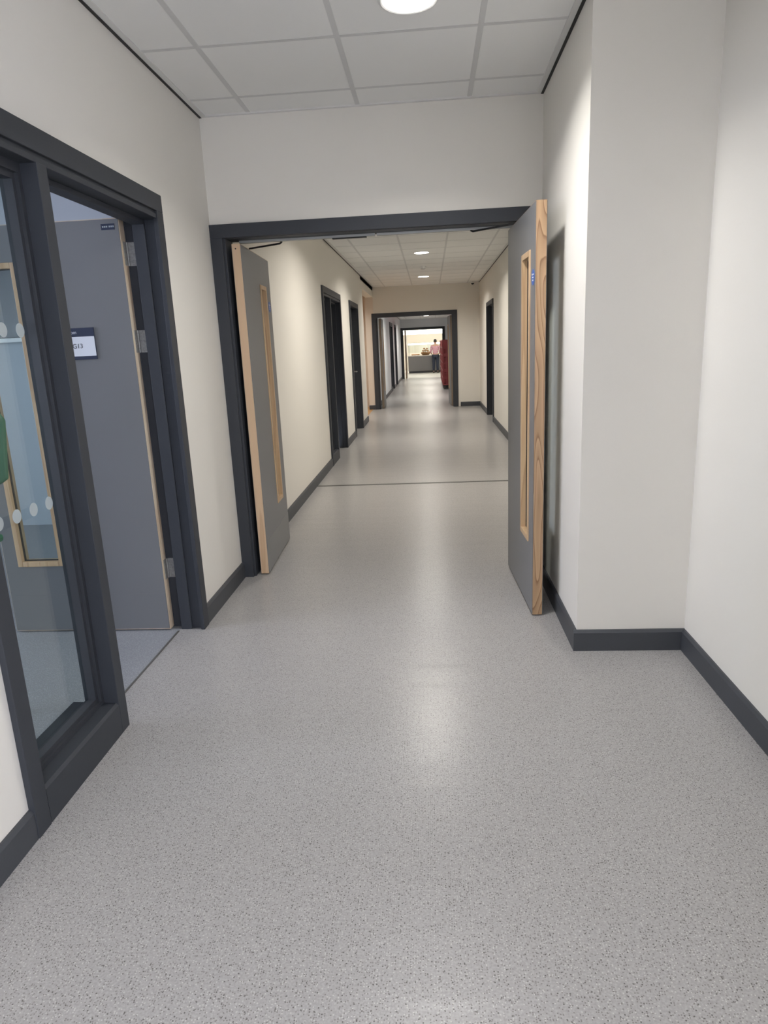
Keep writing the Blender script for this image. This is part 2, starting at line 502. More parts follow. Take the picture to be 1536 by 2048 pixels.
def skirt_x(y, s, x0, x1):
    pts = [(y, 0), (y + s * ST, 0), (y + s * ST, SK - 0.012), (y + s * (ST - 0.008), SK), (y, SK)]
    m = MB()
    A = [m.bm.verts.new((x0, p[0], p[1])) for p in pts]; B = [m.bm.verts.new((x1, p[0], p[1])) for p in pts]
    n = len(pts); m.bm.faces.new(A); m.bm.faces.new(B[::-1])
    for i in range(n): m.bm.faces.new((A[i], B[i], B[(i + 1) % n], A[(i + 1) % n]))
    return m


def base(name, mb, label): struct(name, mb, M['skirting'], label, 'skirting board')


ARCH = (1.668, 3.285)
base('baseboard_left', skirt_y(XL, 1, YB, ARCH[0]), 'anthracite skirting on the left wall before the glazed screen')
base('baseboard_left', skirt_y(XL, 1, ARCH[1], Y1 - 0.02), 'short anthracite skirting between the side door and the double doors')
base('baseboard_left', skirt_y(XL, 1, Y1 + 0.15, ARCH[0] + S2), 'anthracite skirting on the left wall just past the double doors')
base('baseboard_left', skirt_y(XL, 1, ARCH[1] + S2, 10.81), 'anthracite skirting between the two far left doors')
base('baseboard_left', skirt_y(XL, 1, 12.05, 13.12), 'anthracite skirting by the left wall opening')
base('baseboard_left', skirt_y(XL, 1, 15.72, ARCH[0] + S3), 'anthracite skirting on the far corridor left wall')
base('baseboard_left', skirt_y(XL, 1, ARCH[1] + S3, 24.35), 'anthracite skirting between the farthest left doors')
base('baseboard_left', skirt_y(XL, 1, 25.49, Y4), 'anthracite skirting at the end of the far corridor')
base('baseboard_right', skirt_y(XR, -1, YB, YP - ST), 'anthracite skirting on the near right wall')
base('baseboard_pier', skirt_x(YP, -1, XP - ST, XR), 'anthracite skirting across the front of the pier')
base('baseboard_pier', skirt_y(XP, -1, YP, Y1 - 0.021), 'anthracite skirting along the side of the pier behind the open door')
base('baseboard_right', skirt_y(XR - 0.01, -1, Y1 + 0.15, 12.18), 'long anthracite skirting on the right wall past the double doors')
base('baseboard_right', skirt_y(XR - 0.01, -1, 13.53, Y3 - ST), 'anthracite skirting past the far right door')
base('baseboard_cross', skirt_x(Y3, -1, OX1 + 0.07, XR - 0.01), 'anthracite skirting right of the middle doorway')
base('baseboard_cross', skirt_x(Y3, -1, -1.42, -1.282), 'anthracite skirting left of the middle doorway')
base('baseboard_right', skirt_y(XR - 0.01, -1, Y3 + 0.16, Y4), 'anthracite skirting on the far corridor right wall')
base('baseboard_cross', skirt_x(Y4, -1, 0.66, XR - 0.03), 'anthracite skirting right of the farthest doorway')

# ---- floor joint strip
struct('trim_1', MB().box(XL + ST, XR - 0.01 - ST, 6.875, 6.915, 0.0, 0.004), M['strip'],
       'thin dark joint strip across the corridor floor', 'floor strip')
# threshold joints between corridor vinyl and side rooms
struct('trim_2', MB().box(XL - 0.122, XL - 0.112, 2.305, 3.2, 0.0, 0.002), M['strip'],
       'thin threshold line under the open side door', 'floor strip')


# ================================================================== DOUBLE DOOR FRAMES
def double_frame(name, y0, y1, label, dx=0.0, wide=False):
    mat = M['frame']
    root = thing(name, (0, 0, 0), label=label, cat='door frame', kind='structure')
    a0, a1, ztop, aw = -1.236, 0.637, 2.113, 0.07
    ll = 0.032
    if wide: a0, a1, aw, ll = -1.246 + dx, 0.647 + dx, 0.095, 0.060
    ya, yb = y0 - 0.02, y0
    th = 0.073 if not wide else 0.095
    MB().box(a0, a0 + aw, ya, yb, 0, ztop - th).build('architrave', mat, root, 0.002)
    MB().box(a1 - aw, a1, ya, yb, 0, ztop - th).build('architrave', mat, root, 0.002)
    MB().box(a0, a1, ya, yb, ztop - th, ztop).build('architrave', mat, root, 0.002)
    p, q_ = OX0 + dx, OX1 + dx
    MB().box(p, p + ll, y0, y1, 0, OHD - 0.032).build('jamb_lining', mat, root, 0.002)
    MB().box(q_ - ll, q_, y0, y1, 0, OHD - 0.032).build('jamb_lining', mat, root, 0.002)
    MB().box(p, q_, y0, y1, OHD - 0.032, OHD).build('head_lining', mat, root, 0.002)
    return root


double_frame('trim_3', Y1, Y1 + 0.15, 'wide anthracite frame of the near double doors')
double_frame('trim_4', Y3, Y3 + 0.16, 'anthracite frame of the middle doorway', DX3, True)
double_frame('trim_5', Y4, Y4 + 0.16, 'anthracite frame of the farthest doorway', 0.0, True)


# ================================================================== DOOR LEAF (local: hinge edge at x=0, leaf runs +x, face at y=0, thickness +y)
def door_leaf(name, loc, rz, width, height, thick, edge, vp=None, label='', hinges=(), kick=None, extra=None, bead='bead_wood'):
    root = thing(name, loc, rz, label=label, cat='door', kind='structure')
    zb = 0.008
    t0, t1 = 0.0, thick
    if vp:
        a, b, c, d = vp      # hole x0,x1,z0,z1 (outside of wooden bead)
        core = MB().frame_xz(t0 + 0.003, t1 - 0.003, 0, width, zb, height, a, b, c, d)
    else:
        core = MB().box(0, width, t0 + 0.003, t1 - 0.003, zb, height)
    core.build('lipping', edge, root, label='bare wood lipping around the leaf edge')
    e = 0.004
    for nm, f0, f1 in (('facing', t0, t0 + 0.003), ('facing', t1 - 0.003, t1)):
        q = MB()
        if vp: q.frame_xz(f0, f1, e, width - e, zb + e, height - e, a, b, c, d)
        else: q.box(e, width - e, f0, f1, zb + e, height - e)
        q.build(nm, M['leaf'], root, label='mid grey laminate face')
    if vp:
        bw = 0.024
        fr = MB().frame_xz(t0 - 0.006, t1 + 0.006, a - 0.004, b + 0.004, c - 0.004, d + 0.004, a + bw, b - bw, c + bw, d - bw)
        vf = fr.build('vision_panel_frame', M[bead], root, 0.002, label='pale wood bead around the narrow glazed panel')
        ym = (t0 + t1) / 2
        MB().box(a + bw, b - bw, ym - 0.003, ym + 0.003, c + bw, d - bw).build('pane', M['glass'], vf)
        gk = MB().frame_xz(ym - 0.006, ym + 0.006, a + bw - 0.001, b - bw + 0.001, c + bw - 0.001, d - bw + 0.001, a + bw + 0.004, b - bw - 0.004, c + bw + 0.004, d - bw - 0.004)
        gk.build('gasket', M['black'], vf, label='black glazing gasket')
    if kick:
        MB().box(e, width - e, t0 - 0.0015, t0, zb + e, kick).build('kick_plate', M['kick'], root)
    return root


# --- near double doors, right leaf: swung towards the camera
ang = math.atan2(3.33 - 4.148, 0.494 - 0.461)       # direction hinge -> latch
leaf_R = door_leaf('door_1', (0.461, 4.148, 0), ang, 0.819, 2.012, 0.054, M['oak'],
                   vp=(0.478, 0.700, 0.376, 1.812),
                   label='right leaf of the near double doors, open towards the camera, with a grained oak edge')
# local y axis of this leaf points to +x of world after rotation by about -90 degrees
disc = MB().lathe([(0.036, 0.0), (0.036, -0.0012)], (0.770, 0, 1.685), 36, 'y').build('fire_door_sign', M['blue'], leaf_R, label='small round blue fire door sign with white lettering')
for body, dz in (('Fire door', 0.013), ('keep', 0.0), ('shut', -0.013)):
    text_mesh('lettering', body, 0.0125, M['white'], disc, (0.770, -0.0016, 1.685 + dz), (R90, 0, 0))

# --- near double doors, left leaf: swung away along the left wall
angL = math.atan2(4.897 - 4.079, -1.107 + 1.075)
# face seen by the camera is the one towards +x: local -y  -> mirror by placing thickness on the wall side
leaf_L = door_leaf('door_2', (-1.075, 4.080, 0), angL, 0.817, 2.012, 0.054, M['ash'],
                   vp=(0.470, 0.655, 0.370, 1.822), kick=0.215,
                   label='left leaf of the near double doors, open away from the camera, with a pale plain edge')
disc = MB().lathe([(0.036, 0.0), (0.036, -0.0012)], (0.745, 0, 1.70), 36, 'y').build('fire_door_sign', M['blue'], leaf_L, label='small round blue fire door sign with white lettering')
for body, dz in (('Fire door', 0.013), ('keep', 0.0), ('shut', -0.013)):
    text_mesh('lettering', body, 0.0125, M['white'], disc, (0.745, -0.0016, 1.70 + dz), (R90, 0, 0))
MB().lathe([(0.004, 0.0), (0.004, -0.002)], (0, 0.030, 1.985), 16, 'x').build('bolt_hole', M['black'], leaf_L)

# --- closers: silver track under the head and a dark arm to each leaf
for nm, x0, x1, lab, arm in (
        ('door_closer', -1.10, -0.30, 'overhead closer track and arm of the left door leaf', [(-1.090, 4.345, 2.019), (-0.866, 4.190, 2.016), (-0.852, 4.180, 2.024)]),
        ('door_closer', -0.29, 0.545, 'overhead closer track and arm of the right door leaf', [(0.480, 3.985, 2.019), (0.262, 4.150, 2.016), (0.250, 4.160, 2.024)])):
    t = thing(nm, (0, 0, 0), label=lab, cat='door closer')
    MB().box(x0, x1, 4.150, 4.180, 2.024, 2.038).build('track', M['silver'], t, 0.001)
    MB().tube(arm, 0.0055, 8).build('arm', M['black'], t)
    MB().box(x1 - 0.02 if x0 > -0.5 else x1 - 0.25, x1 if x0 > -0.5 else x1 - 0.05, 4.153, 4.177, 2.019, 2.024).build('track_cover', M['black'], t)

# --- middle doorway leaves (both swung away)
door_leaf('door_3', (-1.085, 15.72, 0), math.radians(90.6), 0.80, 2.012, 0.054, M['taupe'],
          vp=(0.47, 0.655, 0.37, 1.82), kick=0.215, label='left leaf of the middle doorway, open against the left wall')
door_leaf('door_4', (0.515, 15.72, 0), math.radians(93.0), 0.80, 2.012, 0.054, M['taupe'],
          vp=(0.47, 0.655, 0.37, 1.82), label='right leaf of the middle doorway, partly hiding the red crates')
door_leaf('door_5', (-1.02, Y4 + 0.18, 0), math.radians(90), 0.80, 2.012, 0.054, M['ash'],
          label='pale edged leaf open at the farthest doorway')


# ================================================================== GLAZED SCREEN WITH SIDE DOOR
def glazed_screen(name, dy, label):
    F = M['frame']
    root = thing(name, (0, dy, 0), label=label, cat='door frame', kind='structure')
    xf, xw = XL + 0.020, XL
    y0, y1 = ARCH
    # architraves
    MB().box(xw, xf, y0, y0 + 0.067, 0, 2.042).build('architrave', F, root, 0.002)
    MB().box(xw, xf, y1 - 0.072, y1, 0, 2.042).build('architrave', F, root, 0.002)
    MB().box(xw, xf, y0, y1, 2.042, 2.118).build('architrave', F, root, 0.002)
    # near jamb lining, mullion, far jamb lining with rebate and stop, head lining
    MB().box(XLB, xw + 0.004, OPEN1[0], OPEN1[0] + 0.05, 0, 2.03).build('jamb_lining', F, root, 0.002)
    MB().box(-1.345, xf - 0.002, 2.243, 2.302, 0, 2.012).build('mullion', F, root, 0.002)
    q = MB()
    q.box(-1.345, xw + 0.012, 3.236, OPEN1[1], 0, 2.012)
    q.box(-1.345, -1.288, 3.222, 3.236, 0, 2.0)
    q.box(XLB, -1.345, 3.262, OPEN1[1], 0, 2.03)
    q.box(XLB - 0.018, XLB, 3.262, 3.335, 0, 2.11)
    q.build('jamb_lining', F, root, 0.002)
    q = MB()
    q.box(XLB, xw + 0.008, OPEN1[0], OPEN1[1], 2.030, DHEAD)
    q.box(-1.345, xw + 0.014, OPEN1[0] + 0.04, 3.236, 2.010, 2.030)
    q.box(-1.345, -1.288, 2.302, 3.236, 1.990, 2.010)
    q.build('head_lining', F, root, 0.002)
    # deep bottom rail
    MB().prism([(XLB, 0), (xf - 0.003, 0), (xf - 0.003, 0.118), (xf - 0.012, 0.128), (XLB, 0.133)], 'y', OPEN1[0] + 0.05, 2.243).build('bottom_rail', F, root)
    # glazing beads on the corridor side, frame round the glass
    ga, gb, gc, gd = OPEN1[0] + 0.05, 2.243, 0.13, 2.01
    q = MB().frame_yz(-1.316, -1.286, ga, gb, gc, gd, ga + 0.040, gb - 0.034, gc + 0.032, gd - 0.05)
    q.frame_yz(-1.286, -1.274, ga, gb, gc, gd, ga + 0.022, gb - 0.018, gc + 0.016, gd - 0.03)
    q.frame_yz(-1.336, -1.323, ga, gb, gc, gd, ga + 0.030, gb - 0.022, gc + 0.020, gd - 0.03)
    q.build('glazing_bead', M['bead'], root)
    pane = MB().box(-1.322, -1.316, ga + 0.02, gb - 0.02, gc + 0.01, gd - 0.02).build('pane', M['glass'], root)
    if dy < 1:
        for z in (0.930, 1.502):
            yy = 1.797
            while yy < 2.19:
                MB().lathe([(0.0225, 0.0), (0.0225, 0.0008)], (-1.3159, yy, z), 28, 'x').build('manifestation_dot', M['dot'], pane)
                yy += 0.0925
    return root


scr = glazed_screen('trim_6', S1, 'anthracite frame with glazed side panel at the near left room')
glazed_screen('trim_7', S2, 'anthracite frame with side panel, first on the left past the double doors')
glazed_screen('trim_8', S3, 'anthracite screen frame in the far corridor left wall')


# side-room leaves: hinge at far jamb, opened 90 degrees into the room (leaf runs -x, face towards camera)
def side_leaf(name, dy, label):
    # local +x must run to world -x, local -y face must look at world -y: rotate 180 would flip face; so build directly
    root = thing(name, (-1.398, 3.208 + dy, 0), label=label, cat='door', kind='structure')
    W, H, T = 0.845, 2.022, 0.052
    a, b, c, d = -0.765, -0.525, 0.372, 1.852
    MB().frame_xz(0.003, T - 0.003, -W, 0, 0.008, H, a, b, c, d).build('lipping', M['pale'], root, label='bare pale wood lipping around the leaf edge')
    for f0, f1 in ((0, 0.003), (T - 0.003, T)):
        MB().frame_xz(f0, f1, -W + 0.004, -0.004, 0.013, H - 0.004, a, b, c, d).build('facing', M['leaf'], root, label='mid grey laminate face')
    bw = 0.022
    vf = MB().frame_xz(-0.006, T + 0.006, a - 0.004, b + 0.004, c - 0.004, d + 0.004, a + bw, b - bw, c + bw, d - bw).build('vision_panel_frame', M['bead_wood'], root, 0.002, label='pale wood bead around the glazed panel')
    MB().box(a + bw, b - bw, 0.019, 0.025, c + bw, d - bw).build('pane', M['glass'], vf)
    MB().frame_xz(0.016, 0.028, a + bw - 0.001, b - bw + 0.001, c + bw - 0.001, d - bw + 0.001, a + bw + 0.004, b - bw - 0.004, c + bw + 0.004, d - bw - 0.004).build('gasket', M['black'], vf)
    MB().box(-W + 0.004, -0.006, -0.0012, 0, 0.013, 0.21).build('kick_plate', M['leaf'], root)
    for z in (1.870, 1.475, 0.330):
        h = MB()
        # jamb plate against the rebate face, knuckle, leaf plate on the wooden edge
        h.box(0.004, 0.040, 0.0525, 0.0535, z - 0.052, z + 0.052)
        h.box(0.0005, 0.003, 0.014, 0.046, z - 0.052, z + 0.052)
        h.lathe([(0.0055, -0.052), (0.0055, 0.052)], (0.004, 0.049, z), 12, 'z')
        for k in (-0.033, 0.0, 0.033):
            h.lathe([(0.005, -0.0005), (0.003, -0.0016)], (0.026 + (0.006 if k == 0 else -0.004), 0.0525, z + k), 10, 'y')
        h.build('hinge', M['zinc'], root, label='steel butt hinge')
    return root


side = side_leaf('door_6', S1, 'grey side room door folded back into the near left room, showing sign G13')
side_leaf('door_7', S2, 'door leaf of the first left room past the double doors')

# small label on the near side door, top hinge corner
lb = MB().box(-0.085, -0.022, -0.002, 0, 1.972, 1.998).build('maker_label', M['navy'], side, label='small dark label with pale lettering')
for k in range(6):
    MB().box(-0.079 + k * 0.009 + (0.004 if k > 2 else 0), -0.073 + k * 0.009 + (0.004 if k > 2 else 0), -0.0026, -0.002, 1.982, 1.989).build('lettering', M['dot'], lb)
# G13 room sign fixed on the leaf
sg = MB().box(-0.365, -0.186, -0.008, 0, 1.402, 1.548).build('room_sign', M['navy'], side, 0.001, label='navy and white room sign reading G13')
MB().box(-0.360, -0.187, -0.0095, -0.008, 1.418, 1.508).build('sign_face', M['signwhite'], sg)
text_mesh('lettering', 'G13', 0.030, M['ink'], sg, (-0.272, -0.0099, 1.464), (R90, 0, 0))
text_mesh('lettering', 'Room', 0.022, M['signwhite'], sg, (-0.298, -0.0084, 1.528), (R90, 0, 0))

# ================================================================== ORDINARY SIDE DOORS (closed)
def single_frame(name, x, s, ya, yb, label, leaf_label, leafname, handle_y=None):
    """s=+1 when the corridor is on the +x side of wall face x"""
    F = M['frame']
    root = thing(name, (0, 0, 0), label=label, cat='door frame', kind='structure')
    xf = x + s * 0.02; xb = x - s * 0.16
    MB().box(x, xf, ya - 0.07, ya + 0.002, 0, 2.042).build('architrave', F, root, 0.002)
    MB().box(x, xf, yb - 0.002, yb + 0.07, 0, 2.042).build('architrave', F, root, 0.002)
    MB().box(x, xf, ya - 0.07, yb + 0.07, 2.042, 2.118).build('architrave', F, root, 0.002)
    MB().box(x, xb, ya, ya + 0.03, 0, 2.045).build('jamb_lining', F, root)
    MB().box(x, xb, yb - 0.03, yb, 0, 2.045).build('jamb_lining', F, root)
    MB().box(x, xb, ya, yb, 2.045, DHEAD).build('head_lining', F, root)
    leaf = thing(leafname, (0, 0, 0), label=leaf_label, cat='door', kind='structure')
    xl0 = x - s * 0.09
    MB().box(xl0, xl0 - s * 0.044, ya + 0.033, yb - 0.033, 0.008, 2.04).build('leaf_panel', M['leaf'], leaf, 0.001)
    if handle_y is not None:
        h = MB().tube([(xl0, handle_y, 1.0), (xl0 + s * 0.055, handle_y, 1.0), (xl0 + s * 0.06, handle_y - 0.01, 1.0), (xl0 + s * 0.06, handle_y - 0.12, 1.0)], 0.010, 10)
        h.lathe([(0.026, 0), (0.026, s * 0.008)], (xl0, handle_y, 1.0), 20, 'x')
        h.build('handle', M['steel'], leaf, smooth=False, label='steel lever handle')
    return root


single_frame('trim_9', XL, 1, 10.88, 11.98, 'narrow anthracite frame of the second left door past the double doors',
             'closed grey leaf of the second left door past the double doors', 'door_8', 11.80)
single_frame('trim_10', XR - 0.01, -1, 12.25, 13.46, 'anthracite door frame on the right wall past the double doors',
             'closed grey leaf of the right hand door past the double doors', 'door_9', 12.4)
single_frame('trim_11', XL, 1, 24.42, 25.42, 'anthracite door frame in the far corridor left wall',
             'closed grey leaf in the far corridor left wall', 'door_10', 25.3)

# ================================================================== SIDE ROOM BEHIND THE GLAZED SCREEN
m = MB()
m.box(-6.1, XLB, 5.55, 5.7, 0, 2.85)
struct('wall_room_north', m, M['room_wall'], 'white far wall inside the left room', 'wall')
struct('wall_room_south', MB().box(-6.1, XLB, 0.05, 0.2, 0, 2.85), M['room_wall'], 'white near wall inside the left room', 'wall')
m = MB().frame_yz(-6.25, -6.1, 0.05, 5.7, 0, 2.85, 0.5, 2.7, 0.85, 2.45)
struct('wall_room_west', m, M['room_wall'], 'outside wall of the left room with a wide window opening', 'wall')
q = MB().frame_yz(-6.2, -6.14, 0.5, 2.7, 0.85, 2.45, 0.56, 2.64, 0.91, 2.39)
for y in (1.25, 1.95): q.box(-6.2, -6.14, y - 0.03, y + 0.03, 0.91, 2.39)
struct('window_2', q, M['frame'], 'anthracite window frame in the left room', 'window')
portal('daylight_portal', (-6.09, 1.6, 1.65), 1.6, 2.2, (1, 0, 0)).rotation_euler = (R90, 0, -R90)
struct('ceiling', MB().box(-6.1, XLB, 0.2, 5.55, 2.75, 2.78), M['tile'], 'plain ceiling of the left room', 'ceiling')

# dark display screen on the room wall, seen through the door's vision panel
t = thing('wall_screen', (-3.75, 5.55, 0), label='dark wall screen glimpsed through the side door glass', cat='screen')
MB().box(-0.85, 0.85, -0.06, 0, 1.60, 2.32).build('screen_panel', M['screen'], t, 0.005)
MB().frame_xz(-0.066, -0.01, -0.88, 0.88, 1.565, 2.35, -0.85, 0.85, 1.60, 2.32).build('bezel', M['white'], t, 0.003)

# green backed stool just inside the glass
t = thing('high_stool', (-1.85, 2.31, 0), math.radians(8), label='green backed high stool behind the near left glass panel', cat='stool')
q = MB()
pts = [(-0.20, 0.985), (-0.19, 1.20), (-0.165, 1.235), (-0.12, 1.247), (0.24, 1.247), (0.285, 1.235), (0.305, 1.20), (0.28, 0.985), (0.25, 0.965), (-0.17, 0.965)]
q.prism(pts, 'y', 0.0, 0.022)
q.build('backrest', M['green'], t, 0.006)
MB().box(-0.19, 0.24, -0.40, -0.01, 0.755, 0.785).build('seat', M['green'], t, 0.012)
for sx, fx in ((-0.10, -0.16), (0.13, 0.16)):
    MB().tube([(sx * 1.5 + 0.04, 0.032, 1.10), (sx * 1.5 + 0.02, 0.032, 0.97), (sx, 0.03, 0.78), (fx, 0.07, 0.01)], 0.011).build('leg', M['greywhite'], t)
    MB().tube([(sx, -0.37, 0.755), (fx, -0.42, 0.01)], 0.011).build('leg', M['greywhite'], t)
MB().tube([(-0.14, -0.405, 0.25), (0.15, -0.405, 0.25)], 0.009).build('footrest', M['greywhite'], t)


# shells of the unlit rooms behind the other left doors
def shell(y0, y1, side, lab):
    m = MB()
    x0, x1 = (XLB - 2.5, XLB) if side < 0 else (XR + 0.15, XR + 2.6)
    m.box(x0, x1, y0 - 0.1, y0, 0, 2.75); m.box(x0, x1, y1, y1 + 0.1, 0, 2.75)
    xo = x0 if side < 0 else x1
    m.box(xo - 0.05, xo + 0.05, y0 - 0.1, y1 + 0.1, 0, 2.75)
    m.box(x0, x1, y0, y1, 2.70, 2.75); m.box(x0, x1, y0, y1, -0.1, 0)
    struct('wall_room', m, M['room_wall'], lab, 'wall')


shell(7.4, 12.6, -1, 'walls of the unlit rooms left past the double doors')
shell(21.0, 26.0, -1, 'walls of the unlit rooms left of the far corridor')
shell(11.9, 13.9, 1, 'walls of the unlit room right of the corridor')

# ---- lobby through the left opening (13.12 .. 15.54)
m = MB()
m.box(-3.6, -1.42, 16.3, 16.45, 0, 2.85); m.box(-1.42, -1.282, Y3, Y3 + 0.16, 0, 2.85); m.box(-1.42, -1.36, Y3 + 0.16, 16.3, 0, 2.85)
m.box(-3.6, XLB, 12.7, 12.85, 0, 2.85); m.box(-3.75, -3.6, 12.7, 16.45, 0, 2.85); m.box(-3.6, XL, 12.85, 16.3, 2.6, 2.85)
m.box(-1.282, XL, Y3, Y3 + 0.16, 0, 2.85)
struct('wall_lobby', m, M['lobby_wall'], 'warm cream walls of the lobby through the left opening', 'wall')
struct('floor', MB().box(-3.6, XL - 0.1, 12.85, 16.3, -0.1, 0.003), M['plank'], 'honey coloured floor glimpsed in the left opening', 'floor')

# ================================================================== DOWNLIGHTS
def downlight(x, y, z, label, power=LAMP_W, col=LAMP_COL):
    t = thing('ceiling_light', (x, y, z), label=label, cat='ceiling light', group='round recessed ceiling lights')
    MB().lathe([(0.118, 0.003), (0.118, -0.004), (0.108, -0.009), (0.100, -0.006), (0.100, 0.003)], (0, 0, 0), 48).build('rim', M['white'], t, smooth=False)
    MB().lathe([(0.099, -0.0045), (0.099, -0.0075)], (0, 0, 0), 48).build('diffuser', M['lens'], t)
    l = bpy.data.lights.new('lamp', 'AREA'); l.shape = 'DISK'; l.size = 0.19; l.energy = power; l.color = col
    l.spread = math.radians(138 if col is NEAR_COL else 152)
    o = bpy.data.objects.new('lamp', l); C.objects.link(o); o.parent = t; o.location = (0, 0, -0.012)
    return t


downlight(-0.045, 2.93, ZC, 'round ceiling light in front of the near double doors', 15, NEAR_COL)
downlight(-0.045, -0.65, ZC, 'round ceiling light behind the camera', 16, NEAR_COL)
downlight(-0.045, -3.2, ZC, 'round ceiling light farthest behind the camera', 16, NEAR_COL)
downlight(-0.065, 6.55, ZC, 'round ceiling light hidden just past the near door head')
downlight(-0.085, 10.18, ZC, 'nearer of two round lights seen through the double doors')
downlight(-0.090, 13.65, ZC, 'round ceiling light close to the middle doorway')
downlight(-0.10, 18.6, ZC3, 'round ceiling light at the start of the far corridor')
downlight(-0.10, 22.6, ZC3, 'round ceiling light midway along the far corridor')
downlight(-0.115, 26.6, ZC3, 'round ceiling light seen above the farthest doorway')
downlight(-2.4, 14.6, 2.60, 'round ceiling light in the left lobby', 25)

# smoke detector and little camera
t = thing('smoke_detector', (-0.08, 12.0, ZC), label='white smoke detector between the two corridor lights', cat='smoke detector')
MB().lathe([(0.055, 0.003), (0.055, -0.012), (0.048, -0.022)], (0, 0, 0), 32).build('base', M['white'], t)
MB().lathe([(0.036, -0.022), (0.040, -0.034), (0.030, -0.044), (0.012, -0.046)], (0, 0, 0), 32).build('sensor_head', M['tbar'], t)
t = thing('security_camera', (0.955, 15.42, ZC - 0.004), label='tiny dark dome camera in the ceiling corner', cat='security camera')
MB().lathe([(0.045, 0.0), (0.045, -0.015), (0.040, -0.022)], (0, 0, 0), 28).build('base', M['white'], t)
MB().ball((0, 0, -0.024), 0.034, 1, 1, 0.9).build('dome', M['black'], t, smooth=True)

# ================================================================== RED CRATES ON DOLLIES
def crate_mesh(parent_root):
    W, D, H, T = 0.58, 0.78, 0.232, 0.012
    q = MB()
    q.box(0, W, 0, D, 0.0, 0.012)
    # walls with horizontal slots: bands plus uprights, heavy rim
    for (z0, z1) in ((0.012, 0.05), (0.075, 0.10), (0.125, 0.15), (0.175, 0.205)):
        q.box(0.006, W - 0.006, 0.006, 0.006 + T, z0, z1); q.box(0.006, W - 0.006, D - 0.006 - T, D - 0.006, z0, z1)
        q.box(0.006, 0.006 + T, 0.018, D - 0.018, z0, z1); q.box(W - 0.006 - T, W - 0.006, 0.018, D - 0.018, z0, z1)
    for k in range(6):
        x = 0.006 + k * (W - 0.042) / 5
        q.box(x, x + 0.03, 0.004, 0.02, 0.012, 0.205); q.box(x, x + 0.03, D - 0.02, D - 0.004, 0.012, 0.205)
    for k in range(8):
        y = 0.006 + k * (D - 0.042) / 7
        q.box(0.004, 0.02, y, y + 0.03, 0.012, 0.205); q.box(W - 0.02, W - 0.004, y, y + 0.03, 0.012, 0.205)
    q.build('shell', M['red'], parent_root)
    q = MB()
    q.box(0, W, 0, 0.02, 0.205, H - 0.004); q.box(0, W, D - 0.02, D, 0.205, H - 0.004)
    q.box(0, 0.02, 0.02, D - 0.02, 0.205, H - 0.004); q.box(W - 0.02, W, 0.02, D - 0.02, 0.205, H - 0.004)
    q.build('rim', M['red'], parent_root)


XCR, YCR = 0.375, 21.66
rows = ['nearest', 'second', 'third', 'fourth', 'fifth', 'rearmost']
layers = ['bottom', 'second from bottom', 'third from bottom', 'third from top', 'second from top', 'top']
proto = None
for s_ in range(6):
    dl = thing('crate_dolly', (XCR, YCR + s_ * 0.84, 0), label='black wheeled dolly under the %s stack of red crates' % rows[s_], cat='dolly', group='dollies under the red crates')
    q = MB(); q.box(0.01, 0.57, 0.01, 0.77, 0.09, 0.125); q.build('deck', M['dolly'], dl, 0.004)
    for cx in (0.06, 0.52):
        for cy in (0.08, 0.70):
            MB().lathe([(0.042, -0.014), (0.045, -0.010), (0.045, 0.010), (0.042, 0.014)], (cx, cy, 0.046), 20, 'x').build('wheel', M['dolly'], dl)
            MB().box(cx - 0.022, cx + 0.022, cy - 0.022, cy + 0.022, 0.084, 0.09).box(cx - 0.022, cx - 0.017, cy - 0.02, cy + 0.02, 0.04, 0.085).box(cx + 0.017, cx + 0.022, cy - 0.02, cy + 0.02, 0.04, 0.085).build('fork', M['steel'], dl)
    for l_ in range(6):
        lab = '%s red plastic crate in the %s stack by the corridor wall' % (layers[l_], rows[s_])
        if proto is None:
            proto = thing('plastic_crate', label=lab, cat='crate', group='red crates stacked in the far corridor'); crate_mesh(proto); o = proto
        else:
            o = copy_tree(proto); o['label'] = lab
        o.location = (XCR, YCR + s_ * 0.84, 0.1255 + l_ * 0.2325)

# ================================================================== SERVERY HALL
YH = Y4 + 0.16
m = MB(); m.box(-6, 6, 39.8, 40, 0, 3.1); m.box(-6.15, -6, YH, 40, 0, 3.1); m.box(6, 6.15, YH, 40, 0, 3.1)
m.box(-6, XL, YH - 0.1, YH, 0, 3.1); m.box(XR - 0.01, 6, YH - 0.1, YH, 0, 3.1); m.box(XL, XR, YH, YH + 0.04, 2.85, 3.1)
struct('wall_hall', m, plain('hall wall paint', (0.78, 0.72, 0.62), 0.7), 'cream walls of the servery hall', 'wall')
struct('ceiling', MB().box(-6, 6, YH, 40, 3.0, 3.05), M['tile'], 'plain ceiling of the servery hall', 'ceiling')
t = thing('linear_light', (-0.1, 36.4, 0), label='long bright light trough above the serving counter', cat='ceiling light')
MB().box(-1.6, 1.6, 0, 0.25, 1.93, 2.14).build('diffuser', M['hallight'], t)
MB().box(-1.62, 1.62, -0.01, 0.26, 2.14, 2.20).build('housing', M['white'], t)
for x in (-1.2, 1.2): MB().tube([(x, 0.12, 2.20), (x, 0.12, 3.0)], 0.008, 8).build('suspension_rod', M['white'], t)
for x in (-2.5, 0, 2.5):
    for y in (32, 37.5):
        l = bpy.data.lights.new('lamp', 'AREA'); l.shape = 'RECTANGLE'; l.size = 0.6; l.size_y = 0.6; l.energy = 45; l.color = (1, .95, .86)
        f = thing('panel_light', (x, y, 2.99), label='square ceiling panel light in the servery hall', cat='ceiling light', group='square panel lights in the servery hall')
        MB().box(-0.3, 0.3, -0.3, 0.3, -0.012, 0.01).build('panel', M['white'], f)
        o = bpy.data.objects.new('lamp', l); C.objects.link(o); o.parent = f; o.location = (0, 0, -0.02)

